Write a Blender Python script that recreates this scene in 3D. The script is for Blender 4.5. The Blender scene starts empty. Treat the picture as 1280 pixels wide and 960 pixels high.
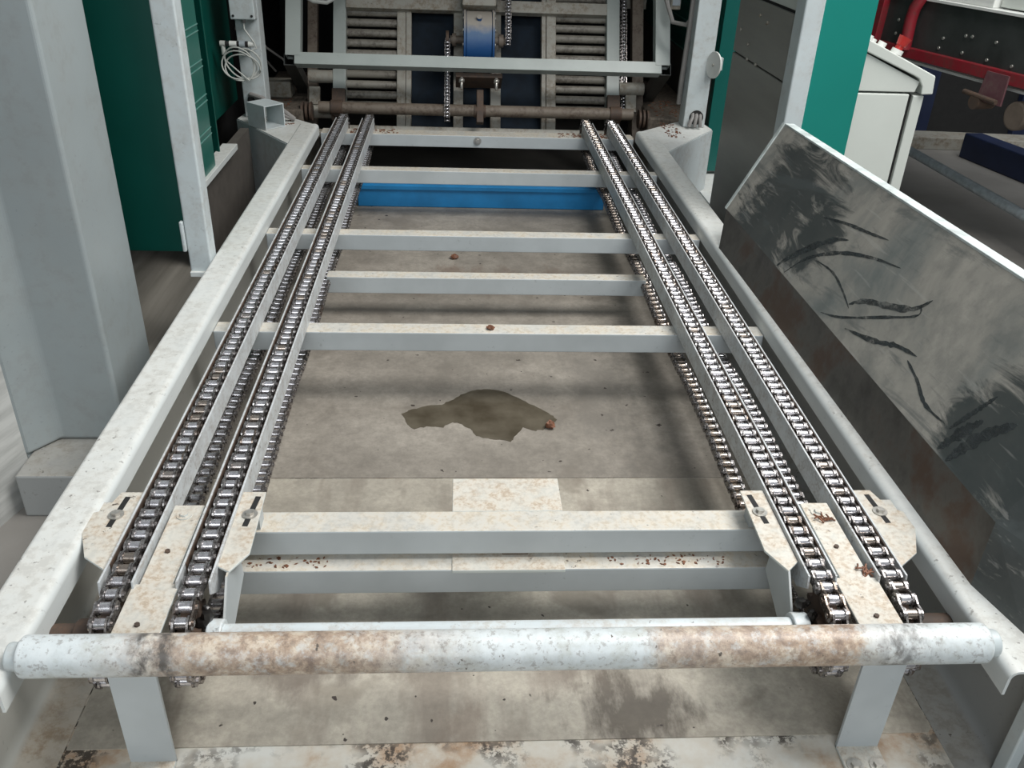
import bpy, math, random
from mathutils import Vector, Matrix
random.seed(7)
PI = math.pi
scene = bpy.context.scene
COL = scene.collection

# ------------------------------------------------------------------ camera
cam_d = bpy.data.cameras.new('camera'); cam = bpy.data.objects.new('camera', cam_d); COL.objects.link(cam)
R0 = (0.99802, -0.05192, 0.03541); R1 = (0.00476, -0.4993, -0.86642); R2 = (0.06266, 0.86487, -0.49806)
m = Matrix(((R0[0], -R1[0], -R2[0]), (R0[1], -R1[1], -R2[1]), (R0[2], -R1[2], -R2[2])))
cam.matrix_world = Matrix.Translation((0, 0, 1.6)) @ m.to_4x4()
cam_d.sensor_width = 36; cam_d.lens = 36 * 1098.7 / 1280; cam_d.clip_start = .05; cam_d.clip_end = 100
scene.camera = cam
# ------------------------------------------------------------------ world, light, exposure
world = bpy.data.worlds.new('world'); scene.world = world; world.use_nodes = True
wb = world.node_tree.nodes['Background']; wb.inputs[0].default_value = (.86, .93, 1, 1); wb.inputs[1].default_value = .30
def area(name, loc, size, sizey, power, target, color=(1, 1, 1)):
    l = bpy.data.lights.new(name, 'AREA'); l.shape = 'RECTANGLE'; l.size = size; l.size_y = sizey; l.energy = power; l.color = color
    o = bpy.data.objects.new(name, l); COL.objects.link(o); o.location = loc
    o.rotation_euler = (Vector(target) - Vector(loc)).to_track_quat('-Z', 'Y').to_euler(); return o
area('roof_skylight', (2.3, 1.7, 4.7), 2.4, 2.6, 300, (.1, 1.7, 0), (1, .985, .96))
area('daylight_behind', (-.2, -3.4, 3.6), 4, 2.4, 150, (.1, 2.0, .5), (.93, .97, 1))
area('hall_fill', (4.0, 4.6, 4.8), 2.5, 3.0, 95, (3.6, 5.0, 0), (.95, .98, 1))  # fill lamp added to brighten the hall floor and pipe at the right
scene.view_settings.view_transform = 'Standard'; scene.view_settings.look = 'None'
scene.view_settings.gamma = 1; scene.view_settings.exposure = 0.0; scene.view_settings.use_curve_mapping = False

# ------------------------------------------------------------------ materials
MATS = {}
def newmat(name):
    mt = bpy.data.materials.new(name); mt.use_nodes = True; nt = mt.node_tree
    return mt, nt, nt.nodes['Principled BSDF']
def N(nt, typ, **kw):
    n = nt.nodes.new(typ)
    for k, v in kw.items():
        if k == 'op': n.operation = v
        elif isinstance(k, str) and k.startswith('i'): n.inputs[int(k[1:])].default_value = v
        else: setattr(n, k, v)
    return n
def L(nt, a, b): nt.links.new(a, b)
def noise(nt, scale, detail=4, rough=.6, stretch=None, dist=0):
    geo = nt.nodes.new('ShaderNodeNewGeometry'); src = geo.outputs['Position']
    mp = nt.nodes.new('ShaderNodeMapping'); L(nt, src, mp.inputs[0])
    if stretch: mp.inputs['Scale'].default_value = stretch
    n = nt.nodes.new('ShaderNodeTexNoise'); n.inputs['Scale'].default_value = scale; n.inputs['Detail'].default_value = detail
    n.inputs['Roughness'].default_value = rough; n.inputs['Distortion'].default_value = dist
    L(nt, mp.outputs[0], n.inputs['Vector']); return n.outputs['Fac']
def ramp(nt, fac, stops):
    r = nt.nodes.new('ShaderNodeValToRGB'); cr = r.color_ramp
    while len(cr.elements) < len(stops): cr.elements.new(.5)
    for e, (p, c) in zip(cr.elements, stops):
        e.position = p; e.color = (*c, 1) if isinstance(c, tuple) else (c, c, c, 1)
    L(nt, fac, r.inputs[0]); return r.outputs[0]
def mul(nt, a, b):
    n = N(nt, 'ShaderNodeMath', op='MULTIPLY'); L(nt, a, n.inputs[0])
    if isinstance(b, (int, float)): n.inputs[1].default_value = b
    else: L(nt, b, n.inputs[1])
    return n.outputs[0]
def mix(nt, fac, a, b):
    n = nt.nodes.new('ShaderNodeMix'); n.data_type = 'RGBA'
    if isinstance(fac, (int, float)): n.inputs[0].default_value = fac
    else: L(nt, fac, n.inputs[0])
    for s, v in ((n.inputs[6], a), (n.inputs[7], b)):
        if isinstance(v, tuple): s.default_value = (*v, 1)
        else: L(nt, v, s)
    return n.outputs[2]
def bump(nt, bs, h, strength=.2, dist=.002):
    b = nt.nodes.new('ShaderNodeBump'); b.inputs['Strength'].default_value = strength; b.inputs['Distance'].default_value = dist
    L(nt, h, b.inputs['Height']); L(nt, b.outputs[0], bs.inputs['Normal'])
def paint(name, base, dust=(.52, .46, .37), amt=.8, top=True, speck=.5, rough=.5, metal=0, sc=14, chip=(.06, .045, .035)):
    """painted steel with settled dust on upward faces and small dark grime specks"""
    mt, nt, bs = newmat(name)
    n1 = noise(nt, sc, 6, .65); n2 = noise(nt, sc * 5, 6, .7); n3 = noise(nt, 75, 3, .6); n4 = noise(nt, 4.5, 4, .6)
    d = ramp(nt, n1, [(.40, 0.0), (.58, 1.0)]); d2 = ramp(nt, n2, [(.42, .15), (.58, 1.0)]); d = mul(nt, d, d2)
    s = ramp(nt, n3, [(.64, 0.0), (.69, 1.0)]); s = mul(nt, s, ramp(nt, n4, [(.48, 0.0), (.58, 1.0)]))
    if top:
        geo = nt.nodes.new('ShaderNodeNewGeometry'); sp = nt.nodes.new('ShaderNodeSeparateXYZ'); L(nt, geo.outputs['Normal'], sp.inputs[0])
        up = ramp(nt, sp.outputs['Z'], [(.55, 0.0), (.9, 1.0)])
        add = N(nt, 'ShaderNodeMath', op='MULTIPLY_ADD'); add.use_clamp = True; L(nt, d, add.inputs[0]); add.inputs[1].default_value = .65; add.inputs[2].default_value = .45
        d = mul(nt, add.outputs[0], up); s = mul(nt, s, ramp(nt, sp.outputs['Z'], [(.5, .25), (.9, 1.0)]))
    d = mul(nt, d, amt)
    tone = mix(nt, ramp(nt, noise(nt, sc * .35, 3), [(.35, 0.0), (.65, 1.0)]), tuple(c * .92 for c in base), tuple(min(1, c * 1.05) for c in base))
    dc = mix(nt, ramp(nt, n2, [(.44, 0.0), (.60, 1.0)]), dust, tuple(x * .72 for x in dust))
    c = mix(nt, d, tone, dc)
    c = mix(nt, mul(nt, s, speck), c, chip)
    L(nt, c, bs.inputs['Base Color']); bs.inputs['Roughness'].default_value = rough; bs.inputs['Metallic'].default_value = metal
    bump(nt, bs, n2, .12, .001)
    MATS[name] = mt; return mt
def plain(name, c, rough=.5, metal=0, var=.15, sc=20, stretch=None):
    mt, nt, bs = newmat(name)
    f = ramp(nt, noise(nt, sc, 4, .6, stretch), [(.3, 0.0), (.7, 1.0)])
    L(nt, mix(nt, f, tuple(x * (1 - var) for x in c), tuple(min(1, x * (1 + var)) for x in c)), bs.inputs['Base Color'])
    bs.inputs['Roughness'].default_value = rough; bs.inputs['Metallic'].default_value = metal
    MATS[name] = mt; return mt

RAILP = paint('rail_paint', (.62, .65, .64), (.66, .635, .57), .6, speck=.6, sc=9, rough=.42)
GREYP = paint('grey_paint', (.42, .455, .465), (.64, .57, .46), 1.0, speck=.8, sc=16, rough=.45)
GUIDEP = paint('guide_paint', (.54, .57, .58), (.25, .19, .15), .5, top=False, speck=.7, sc=30, rough=.45)
PLATEP = paint('plate_paint', (.56, .60, .58), (.56, .46, .35), .95, speck=.95, sc=20, rough=.5)
WALLP = paint('wall_paint', (.30, .31, .305), (.3, .27, .22), .7, speck=.9, sc=8, rough=.4)
BASEP = paint('base_paint', (.50, .50, .46), (.40, .30, .20), .9, speck=1, sc=7, rough=.5)
COLP = paint('column_paint', (.28, .315, .32), (.3, .3, .28), .3, top=False, speck=.2, sc=5, rough=.33)
POSTP = paint('post_paint', (.50, .555, .565), (.45, .42, .38), .4, top=False, speck=.3, sc=6, rough=.42)
FARP = paint('far_paint', (.34, .33, .29), (.27, .22, .16), .9, top=False, speck=.6, sc=8, rough=.55)
LOOPP = paint('loop_paint', (.36, .40, .38), (.58, .56, .5), .8, speck=.6, sc=12, rough=.4)
GREEN = plain('green_paint', (0.0, .10, .085), .35, 0, .06, 3)
DGREEN = plain('dark_green_paint', (0.0, .072, .055), .4, 0, .1, 3)
GREENR = plain('green_panel_paint', (0.0, .19, .155), .4, 0, .04, 3)
CONSP = plain('console_paint', (.55, .58, .54), .45, 0, .03, 4)
CABP = plain('cabinet_paint', (.27, .265, .24), .42, .1, .08, 2, (1, 1, 8))
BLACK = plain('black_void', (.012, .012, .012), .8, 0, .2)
RUST = paint('rusty_brown', (.06, .042, .032), (.13, .075, .045), .8, top=False, speck=.6, sc=18, rough=.7)
SHAFT = paint('dusty_shaft', (.17, .14, .11), (.10, .07, .05), .9, top=False, speck=.6, sc=12, rough=.6)
BLUEP = plain('blue_paint', (.012, .19, .44), .4, 0, .15, 9)
NAVY = plain('navy_paint', (.012, .02, .055), .5, 0, .2, 5)
REDP = paint('red_paint', (.23, .012, .022), (.12, .06, .05), .5, top=False, speck=.5, sc=12, rough=.45)
DSTEEL = plain('dark_steel', (.055, .06, .058), .45, .4, .3, 5)
GALV = plain('galvanised', (.40, .45, .48), .4, .25, .2, 30, (1, 1, 1))
BOLT = plain('bolt_zinc', (.5, .48, .44), .35, .7, .2, 60)
WHITEPL = plain('white_plastic', (.65, .66, .63), .4, 0, .04)
RUBBER = plain('grey_cable', (.22, .21, .20), .5, 0, .1)
CABLEW = plain('pale_cable', (.45, .46, .43), .5, 0, .05)
REDPL = plain('red_plastic', (.40, .022, .018), .35, 0, .05)
NAVYCL = plain('dark_blue_belt', (.004, .010, .018), .95, 0, .4, 12)
LEAF = plain('dry_brown_scrap', (.15, .06, .03), .6, 0, .5, 90)
GREASE = plain('black_grease', (.012, .011, .010), .3, 0, .4, 90)

# floor concrete
mt, nt, bs = newmat('hall_concrete')
c = ramp(nt, noise(nt, 1.3, 8, .6), [(.3, (.17, .16, .145)), (.7, (.27, .255, .235))])
L(nt, c, bs.inputs['Base Color']); bs.inputs['Roughness'].default_value = .55; CONC = mt
def sheet_mat(name, lo, hi, stain, blot, streak=0, spots=()):
    mt, nt, bs = newmat(name)
    c = ramp(nt, noise(nt, 3.0, 9, .66), [(.36, lo), (.62, hi)])
    mid = noise(nt, 17, 7, .72); c = mix(nt, mul(nt, ramp(nt, mid, [(.44, 0.0), (.62, 1.0)]), .38), c, tuple(x * .68 for x in lo))
    g = noise(nt, 70, 6, .75); c = mix(nt, mul(nt, ramp(nt, g, [(.42, 0.0), (.62, 1.0)]), .30), c, tuple(x * .6 for x in lo))
    b = ramp(nt, noise(nt, 5.5, 3, .5, None, .4), [(.60, 0.0), (.68, 1.0)]); c = mix(nt, mul(nt, b, blot), c, stain)
    if streak:
        s = ramp(nt, noise(nt, 6, 5, .6, (1, .22, 1)), [(.50, 0.0), (.62, 1.0)]); c = mix(nt, mul(nt, s, streak), c, (.15, .12, .095))
    geo = nt.nodes.new('ShaderNodeNewGeometry')
    for (cx, cy, rx, ry, col, k) in spots:
        mp = nt.nodes.new('ShaderNodeMapping'); mp.vector_type = 'TEXTURE'; mp.inputs['Location'].default_value = (cx, cy, .23); mp.inputs['Scale'].default_value = (rx, ry, 1); L(nt, geo.outputs['Position'], mp.inputs[0])
        ln = N(nt, 'ShaderNodeVectorMath', op='LENGTH'); L(nt, mp.outputs[0], ln.inputs[0])
        w = N(nt, 'ShaderNodeMath', op='MULTIPLY_ADD'); L(nt, noise(nt, 9, 7, .7, (1, .4, 1)), w.inputs[0]); w.inputs[1].default_value = 3.6; L(nt, ln.outputs['Value'], w.inputs[2])
        c = mix(nt, mul(nt, ramp(nt, mul(nt, w.outputs[0], .33), [(.70, 1.0), (.90, 0.0)]), k), c, col)
    sp = ramp(nt, noise(nt, 38, 2, .5), [(.73, 0.0), (.75, 1.0)]); c = mix(nt, sp, c, (.04, .03, .025))
    L(nt, c, bs.inputs['Base Color']); bs.inputs['Roughness'].default_value = .55; bump(nt, bs, g, .1, .001)
    MATS[name] = mt; return mt
SHEETN = sheet_mat('near_sheet', (.29, .265, .22), (.48, .44, .365), (.19, .165, .13), .6, .6, [(.34, 1.13, .15, .14, (.075, .06, .045), .85), (-.30, 1.25, .14, .08, (.13, .105, .085), .7), (-.10, 1.28, .05, .09, (.14, .11, .085), .6), (.02, 1.12, .06, .12, (.17, .13, .1), .6), (.20, 1.25, .10, .09, (.16, .125, .10), .5)])
SHEETF = sheet_mat('far_sheet', (.19, .17, .143), (.32, .29, .247), (.16, .14, .115), .5, 0, [(.05, 3.2, .5, .16, (.13, .085, .06), .6), (.45, 2.35, .14, .5, (.13, .12, .105), .45)])  # grey-brown sheet, colours darkened further for the shade toward the far end
mt, nt, bs = newmat('grimy_base')
c = ramp(nt, noise(nt, 5, 7, .65), [(.36, (.36, .24, .15)), (.47, (.50, .46, .39)), (.6, (.56, .56, .52))])
g = mul(nt, ramp(nt, noise(nt, 4.2, 4, .6), [(.47, 0.0), (.56, 1.0)]), ramp(nt, noise(nt, 48, 7, .75), [(.47, 0.0), (.52, 1.0)]))
c = mix(nt, mul(nt, g, .92), c, (.035, .028, .022)); L(nt, c, bs.inputs['Base Color']); bs.inputs['Roughness'].default_value = .5; BASEG = mt
# front tube: paint worn to brown, chips
mt, nt, bs = newmat('worn_tube')
geo = nt.nodes.new('ShaderNodeNewGeometry'); sp = nt.nodes.new('ShaderNodeSeparateXYZ'); L(nt, geo.outputs['Position'], sp.inputs[0])
mr = N(nt, 'ShaderNodeMapRange'); L(nt, sp.outputs['X'], mr.inputs[0]); mr.inputs[1].default_value = -.7; mr.inputs[2].default_value = .92
wv = noise(nt, 30, 7, .8, (1, .6, .6)); wa = N(nt, 'ShaderNodeMath', op='MULTIPLY_ADD'); L(nt, wv, wa.inputs[0]); wa.inputs[1].default_value = .075; L(nt, mr.outputs[0], wa.inputs[2])
wear = ramp(nt, wa.outputs[0], [(.10, .04), (.14, .25), (.19, .9), (.30, 1.0), (.39, .9), (.43, .5), (.50, .08), (.655, .05), (.68, .85), (.80, 1.0), (.876, 1.0), (.886, .35), (.95, .12), (1.0, .03)])
brown = ramp(nt, noise(nt, 30, 8, .75), [(.36, (.20, .145, .11)), (.5, (.38, .285, .21)), (.62, (.56, .48, .38))])
pnt = ramp(nt, noise(nt, 14, 6, .7), [(.38, (.45, .48, .46)), (.5, (.56, .61, .62)), (.6, (.62, .67, .68))])
wf = ramp(nt, noise(nt, 45, 7, .78), [(.36, .45), (.50, 1.0)]); c = mix(nt, mul(nt, wear, wf), pnt, brown)
c = mix(nt, mul(nt, ramp(nt, noise(nt, 90, 5, .7), [(.56, 0.0), (.62, 1.0)]), .45), c, (.16, .13, .11))
bb = ramp(nt, mr.outputs[0], [(.0, 0.0), (.115, 0.0), (.125, .9), (.155, .9), (.165, .0), (.86, 0.0), (.872, .8), (.91, .55), (.93, 0.0), (1.0, 0.0)])
bb2 = mul(nt, bb, ramp(nt, noise(nt, 26, 5, .7, (1, .6, .6)), [(.42, 0.0), (.56, 1.0)]))
c = mix(nt, bb2, c, (.07, .065, .06))
c = mix(nt, ramp(nt, noise(nt, 70, 4, .6), [(.68, 0.0), (.72, 1.0)]), c, (.10, .085, .07))
L(nt, c, bs.inputs['Base Color']); bs.inputs['Roughness'].default_value = .42; bump(nt, bs, noise(nt, 60, 6, .7), .25, .0015); WORN = mt
# tray steel: mottled, scuffed
mt, nt, bs = newmat('scuffed_steel')
c = ramp(nt, noise(nt, 2.4, 8, .62, None, .5), [(.36, (.20, .215, .205)), (.48, (.34, .325, .29)), (.62, (.47, .44, .39))])
c = mix(nt, mul(nt, ramp(nt, noise(nt, 11, 7, .72), [(.45, 0.0), (.62, 1.0)]), .35), c, (.12, .13, .125))
geo = nt.nodes.new('ShaderNodeNewGeometry')
def spot(cx, cy, cz, r0, r1):
    m_ = N(nt, 'ShaderNodeVectorMath', op='DISTANCE'); L(nt, geo.outputs['Position'], m_.inputs[0]); m_.inputs[1].default_value = (cx, cy, cz)
    return ramp(nt, m_.outputs['Value'], [(r0, 1.0), (r1, 0.0)])
tot = spot(1.0, 2.62, .70, .04, .40)
for q in ((1.0, 1.33, .72, .04, .22), (1.05, 1.0, .62, .10, .50), (1.03, 2.35, .72, .0, .2)):
    ad = N(nt, 'ShaderNodeMath', op='MAXIMUM'); L(nt, tot, ad.inputs[0]); L(nt, spot(*q), ad.inputs[1]); tot = ad.outputs[0]
ms = N(nt, 'ShaderNodeMath', op='MULTIPLY_ADD'); L(nt, noise(nt, 8, 8, .74, (1, .4, 2.0), 1.2), ms.inputs[0]); ms.inputs[1].default_value = 2.2; L(nt, tot, ms.inputs[2])
blk = mul(nt, ramp(nt, mul(nt, ms.outputs[0], .5), [(.70, 0.0), (.86, 1.0)]), .88)
c = mix(nt, blk, c, (.035, .045, .047))
st = ramp(nt, noise(nt, 4.5, 6, .65, (1, .35, 1.8), 1.6), [(.57, 0.0), (.64, 1.0)]); c = mix(nt, mul(nt, st, .55), c, (.10, .115, .115))
gl = ramp(nt, noise(nt, 60, 3, .6, (1, .08, 1)), [(.62, 0.0), (.70, 1.0)]); c = mix(nt, mul(nt, gl, .30), c, (.48, .47, .44))
L(nt, c, bs.inputs['Base Color']); bs.inputs['Roughness'].default_value = .46; bs.inputs['Metallic'].default_value = .2; TRAY = mt
mt, nt, bs = newmat('dull_brown_steel')
c = ramp(nt, noise(nt, 5, 6, .65), [(.38, (.05, .045, .038)), (.52, (.10, .092, .08)), (.62, (.085, .052, .035))])
L(nt, c, bs.inputs['Base Color']); bs.inputs['Roughness'].default_value = .42; bs.inputs['Metallic'].default_value = .3; STRIP = mt
# chain steel with random tint per object
def chain_mat(name, a, b, rusty, rough, pr):
    mt, nt, bs = newmat(name); oi = nt.nodes.new('ShaderNodeObjectInfo')
    c = ramp(nt, noise(nt, 140, 4, .7), [(.35, a), (.65, b)])
    r = ramp(nt, oi.outputs['Random'], [(1 - pr, 0.0), (1 - pr + .05, 1.0)])
    c = mix(nt, mul(nt, r, .7), c, rusty); L(nt, c, bs.inputs['Base Color'])
    rr = ramp(nt, noise(nt, 90, 3), [(.3, rough * .7), (.7, rough * 1.5)]); L(nt, rr, bs.inputs['Roughness']); bs.inputs['Metallic'].default_value = .85
    return mt
ROLLM = chain_mat('chain_roller_steel', (.50, .48, .49), (.74, .73, .76), (.26, .19, .12), .20, .14)
LINKM = chain_mat('chain_link_steel', (.10, .085, .08), (.46, .44, .43), (.17, .12, .085), .24, .08)
# puddle: wet film
mt, nt, bs = newmat('dirty_water')
c = ramp(nt, noise(nt, 9, 6, .6), [(.35, (.055, .045, .03)), (.65, (.11, .095, .07))]); L(nt, c, bs.inputs['Base Color'])
bs.inputs['Roughness'].default_value = .32; bs.inputs['Specular IOR Level'].default_value = .3; WATER = mt
# louvred pale panel with wide grain
mt, nt, bs = newmat('pale_grained_panel')
c = ramp(nt, noise(nt, 14, 5, .6, (.25, .25, 2.2)), [(.36, (.36, .365, .35)), (.64, (.52, .525, .505))]); L(nt, c, bs.inputs['Base Color']); bs.inputs['Roughness'].default_value = .5; PANELW = mt
mt, nt, bs = newmat('streaked_steel')
c = ramp(nt, noise(nt, 9, 6, .6, (2.5, .12, 1)), [(.3, (.13, .12, .10)), (.7, (.24, .225, .195))]); L(nt, c, bs.inputs['Base Color']); bs.inputs['Roughness'].default_value = .5; STREAK = mt
# blue gearbox dusty on top
mt, nt, bs = newmat('dusty_blue_casting')
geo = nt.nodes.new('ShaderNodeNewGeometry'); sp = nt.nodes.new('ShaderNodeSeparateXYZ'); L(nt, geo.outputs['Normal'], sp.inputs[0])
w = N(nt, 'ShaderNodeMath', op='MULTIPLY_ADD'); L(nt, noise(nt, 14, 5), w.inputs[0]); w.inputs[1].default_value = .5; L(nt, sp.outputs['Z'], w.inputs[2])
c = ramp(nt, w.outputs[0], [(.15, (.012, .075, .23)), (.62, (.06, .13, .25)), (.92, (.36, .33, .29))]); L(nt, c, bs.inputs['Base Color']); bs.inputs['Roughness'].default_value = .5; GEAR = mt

# ------------------------------------------------------------------ mesh builder
class MB:
    def __init__(s): s.v = []; s.f = []; s.sm = []
    def add(s, vs, fs, smooth=False):
        b = len(s.v); s.v += [tuple(v) for v in vs]
        for f in fs: s.f.append(tuple(i + b for i in f)); s.sm.append(smooth)
        return s
    def box(s, a, b, M=None):
        x0, y0, z0 = a; x1, y1, z1 = b
        vs = [Vector(p) for p in ((x0, y0, z0), (x1, y0, z0), (x1, y1, z0), (x0, y1, z0), (x0, y0, z1), (x1, y0, z1), (x1, y1, z1), (x0, y1, z1))]
        if M: vs = [M @ v for v in vs]
        return s.add(vs, [(0, 3, 2, 1), (4, 5, 6, 7), (0, 1, 5, 4), (1, 2, 6, 5), (2, 3, 7, 6), (3, 0, 4, 7)])
    def cyl(s, p0, p1, r0, r1=None, n=24, caps=True):
        r1 = r0 if r1 is None else r1; p0 = Vector(p0); p1 = Vector(p1); d = (p1 - p0).normalized()
        u = d.orthogonal().normalized(); w = d.cross(u); vs = []
        for p, r in ((p0, r0), (p1, r1)):
            for i in range(n):
                a = 2 * PI * i / n; vs.append(p + (u * math.cos(a) + w * math.sin(a)) * r)
        s.add(vs, [(i, (i + 1) % n, n + (i + 1) % n, n + i) for i in range(n)], True)
        if caps:
            s.add(vs[:n], [tuple(reversed(range(n)))]); s.add(vs[n:], [tuple(range(n))])
        return s
    def tube(s, pts, r, n=8):
        pts = [Vector(p) for p in pts]; vs = []; prev = None
        for i, p in enumerate(pts):
            d = (pts[min(i + 1, len(pts) - 1)] - pts[max(i - 1, 0)]).normalized()
            u = (prev - d * prev.dot(d)).normalized() if prev is not None and (prev - d * prev.dot(d)).length > 1e-6 else d.orthogonal().normalized()
            prev = u; w = d.cross(u)
            for k in range(n):
                a = 2 * PI * k / n; vs.append(p + (u * math.cos(a) + w * math.sin(a)) * r)
        fs = []
        for i in range(len(pts) - 1):
            for k in range(n): fs.append((i * n + k, i * n + (k + 1) % n, (i + 1) * n + (k + 1) % n, (i + 1) * n + k))
        s.add(vs, fs, True); s.add(vs[:n], [tuple(reversed(range(n)))]); s.add(vs[-n:], [tuple(range(n))]); return s
    def prism(s, poly, off, smooth=False):
        off = Vector(off); a = [Vector(p) for p in poly]; n = len(a)
        nrm = Vector((0, 0, 0))
        for i in range(n): nrm += a[i].cross(a[(i + 1) % n])
        if nrm.dot(off) < 0: a.reverse()
        b = [p + off for p in a]
        s.add(a, [tuple(reversed(range(n)))]); s.add(b, [tuple(range(n))])
        return s.add(a + b, [(i, (i + 1) % n, n + (i + 1) % n, n + i) for i in range(n)], smooth)
    def sheet(s, path, off, th):
        """bent sheet: 2D profile path given as 3D points, thickness th to the left, extruded by off"""
        off = Vector(off); pts = [Vector(p) for p in path]; ax = off.normalized(); inner = []
        for i, p in enumerate(pts):
            d = (pts[min(i + 1, len(pts) - 1)] - pts[max(i - 1, 0)]).normalized(); inner.append(p + ax.cross(d) * th)
        n = len(pts); vs = pts + inner + [p + off for p in pts] + [p + off for p in inner]; fs = []
        for i in range(n - 1):
            fs += [(i, i + 1, 2 * n + i + 1, 2 * n + i), (n + i, 3 * n + i, 3 * n + i + 1, n + i + 1), (i, n + i, n + i + 1, i + 1), (2 * n + i, 2 * n + i + 1, 3 * n + i + 1, 3 * n + i)]
        fs += [(0, 2 * n, 3 * n, n), (n - 1, 2 * n - 1, 4 * n - 1, 3 * n - 1)]
        return s.add(vs, fs, True)
    def squaretube(s, p0, p1, w, h, up=(0, 0, 1), th=.004):
        """hollow rectangular tube, open ends"""
        p0 = Vector(p0); p1 = Vector(p1); d = (p1 - p0).normalized(); up = Vector(up); sx = d.cross(up).normalized(); up = sx.cross(d)
        vs = []
        for p in (p0, p1):
            for k in (0, th):
                for a, b in ((-1, -1), (1, -1), (1, 1), (-1, 1)): vs.append(p + sx * a * (w / 2 - k) + up * b * (h / 2 - k))
        fs = []
        for i in range(4):
            j = (i + 1) % 4; fs += [(i, j, 8 + j, 8 + i), (4 + i, 12 + i, 12 + j, 4 + j), (i, 4 + i, 4 + j, j), (8 + i, 8 + j, 12 + j, 12 + i)]
        return s.add(vs, fs)
    def build(s, name, mat, parent=None, bevel=0, seg=2, label=None, kind=None):
        me = bpy.data.meshes.new(name); vs = [Vector(v) for v in s.v]
        lo = Vector([min(v[i] for v in vs) for i in range(3)]); hi = Vector([max(v[i] for v in vs) for i in range(3)]); c = (lo + hi) / 2
        if parent is None: c.z = lo.z
        me.from_pydata([v - c for v in vs], [], s.f); me.polygons.foreach_set('use_smooth', s.sm)
        me.update(); bm_fix(me)
        me.materials.append(mat); o = bpy.data.objects.new(name, me); COL.objects.link(o)
        if parent is not None: o.parent = parent; o.location = c - WP.get(parent.name, Vector((0, 0, 0)))
        else: o.location = c
        WP[o.name] = c
        if bevel:
            b = o.modifiers.new('bevel', 'BEVEL'); b.width = bevel; b.segments = seg; b.limit_method = 'ANGLE'; b.angle_limit = math.radians(50)
        if bevel and seg <= 3:
            w = o.modifiers.new('weighted', 'WEIGHTED_NORMAL'); w.keep_sharp = True
        if label: o['label'] = label
        if kind: o['kind'] = kind
        return o
WP = {}
import bmesh
def bm_fix(me):
    bm = bmesh.new(); bm.from_mesh(me); bmesh.ops.remove_doubles(bm, verts=bm.verts, dist=1e-6)
    bmesh.ops.recalc_face_normals(bm, faces=bm.faces)
    for e in bm.edges:
        if len(e.link_faces) == 2 and e.calc_face_angle(0) > math.radians(35): e.smooth = False
    bm.to_mesh(me); bm.free()
def thing(name, label, cat, loc, rot=None, group=None):
    o = bpy.data.objects.new(name, None); COL.objects.link(o); o.location = loc; o.empty_display_size = .1
    if rot: o.rotation_euler = rot; WP[o.name] = Vector((0, 0, 0))
    else: WP[o.name] = Vector(loc)
    o['label'] = label; o['category'] = cat
    if group: o['group'] = group
    return o
def tag(o, label, cat, group=None, kind=None):
    o['label'] = label; o['category'] = cat
    if group: o['group'] = group
    if kind: o['kind'] = kind
    return o
def struct(o): o['kind'] = 'structure'; return o
def bolt(p, r, parent, h=.008, mat=None, washer=True, axis=(0, 0, 1), name='bolt'):
    a = Vector(axis); p = Vector(p); mb = MB()
    if washer: mb.cyl(p, p + a * .0022, r * 1.75, n=20)
    mb.cyl(p, p + a * h, r, r * .96, n=6); return mb.build(name, mat or BOLT, parent)

CX = .106   # centre line of the conveyor
# ------------------------------------------------------------------ setting
struct(MB().box((-9, -3, -.1), (9, 14, 0)).build('floor', CONC))
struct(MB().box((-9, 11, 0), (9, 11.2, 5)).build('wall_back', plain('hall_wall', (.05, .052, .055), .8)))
struct(MB().box((6.4, -3, 0), (6.6, 11, 5)).build('wall_right', MATS['hall_wall']))
struct(MB().box((-2.9, -3, 0), (-2.7, 11, 5)).build('wall_left', MATS['hall_wall']))
struct(MB().box((-2.7, 3.9, 2.3), (1.9, 11, 2.4)).build('shade_roof', BLACK))  # unseen roof slab added to keep the far machine dark

# ------------------------------------------------------------------ conveyor (one welded machine frame)
conv = thing('chain_conveyor', 'long grey and cream painted steel conveyor frame with cross beams, running away from the viewer', 'conveyor', (CX, 1.0, 0.0))
def mirror(sgn, x): return CX + sgn * x
# side rails: folded profile, open below
def arc(cx, cz, r, a0, a1, n=6): return [(cx + r * math.cos(math.radians(a0 + (a1 - a0) * i / n)), cz + r * math.sin(math.radians(a0 + (a1 - a0) * i / n))) for i in range(n + 1)]
for sg in (-1, 1):
    pr = [(.80 + .092, .435)] + arc(.892 - .007, .50 - .007, .007, 0, 90, 4) + arc(.806 + .013, .50 - .013, .013, 90, 180, 5) + [(.806, .452)]
    path = [(mirror(sg, x), .965, z) for x, z in pr]
    r = MB().sheet(path, (0, 3.53, 0), .005 * (1 if sg > 0 else -1)).build('side_rail', RAILP, conv); r.modifiers.new('weighted', 'WEIGHTED_NORMAL').keep_sharp = True
    hb = [(.765, .022, y) for y in ((2.016, 1.404, 2.624) if sg < 0 else ())]
    for k, y in enumerate((1.404, 2.016, 2.624) if sg < 0 else ()):
        MB().cyl((-.757, y, .4995), (-.757, y, .5008), .0095, n=18).build('plug', FARP, r)
    # side wall hanging below the rail, curving into the foot flange
    pw = [(.880, .44), (.884, .36), (.882, .31)] + [(.862 + .020 * math.cos(t), .262 - .032 * math.sin(t) * 1.0) for t in [PI / 2 * i / 5 for i in range(6)]] + [(.80, .2285)]
    MB().sheet([(mirror(sg, x), .5, z) for x, z in pw], (0, 4.0, 0), .003 * (-1 if sg > 0 else 1)).build('side_wall', WALLP if sg > 0 else BASEP, conv)
MB().box((.968, .955, .0), (1.35, .985, .46)).build('corner_flange', POSTP, conv, .003)
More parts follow.
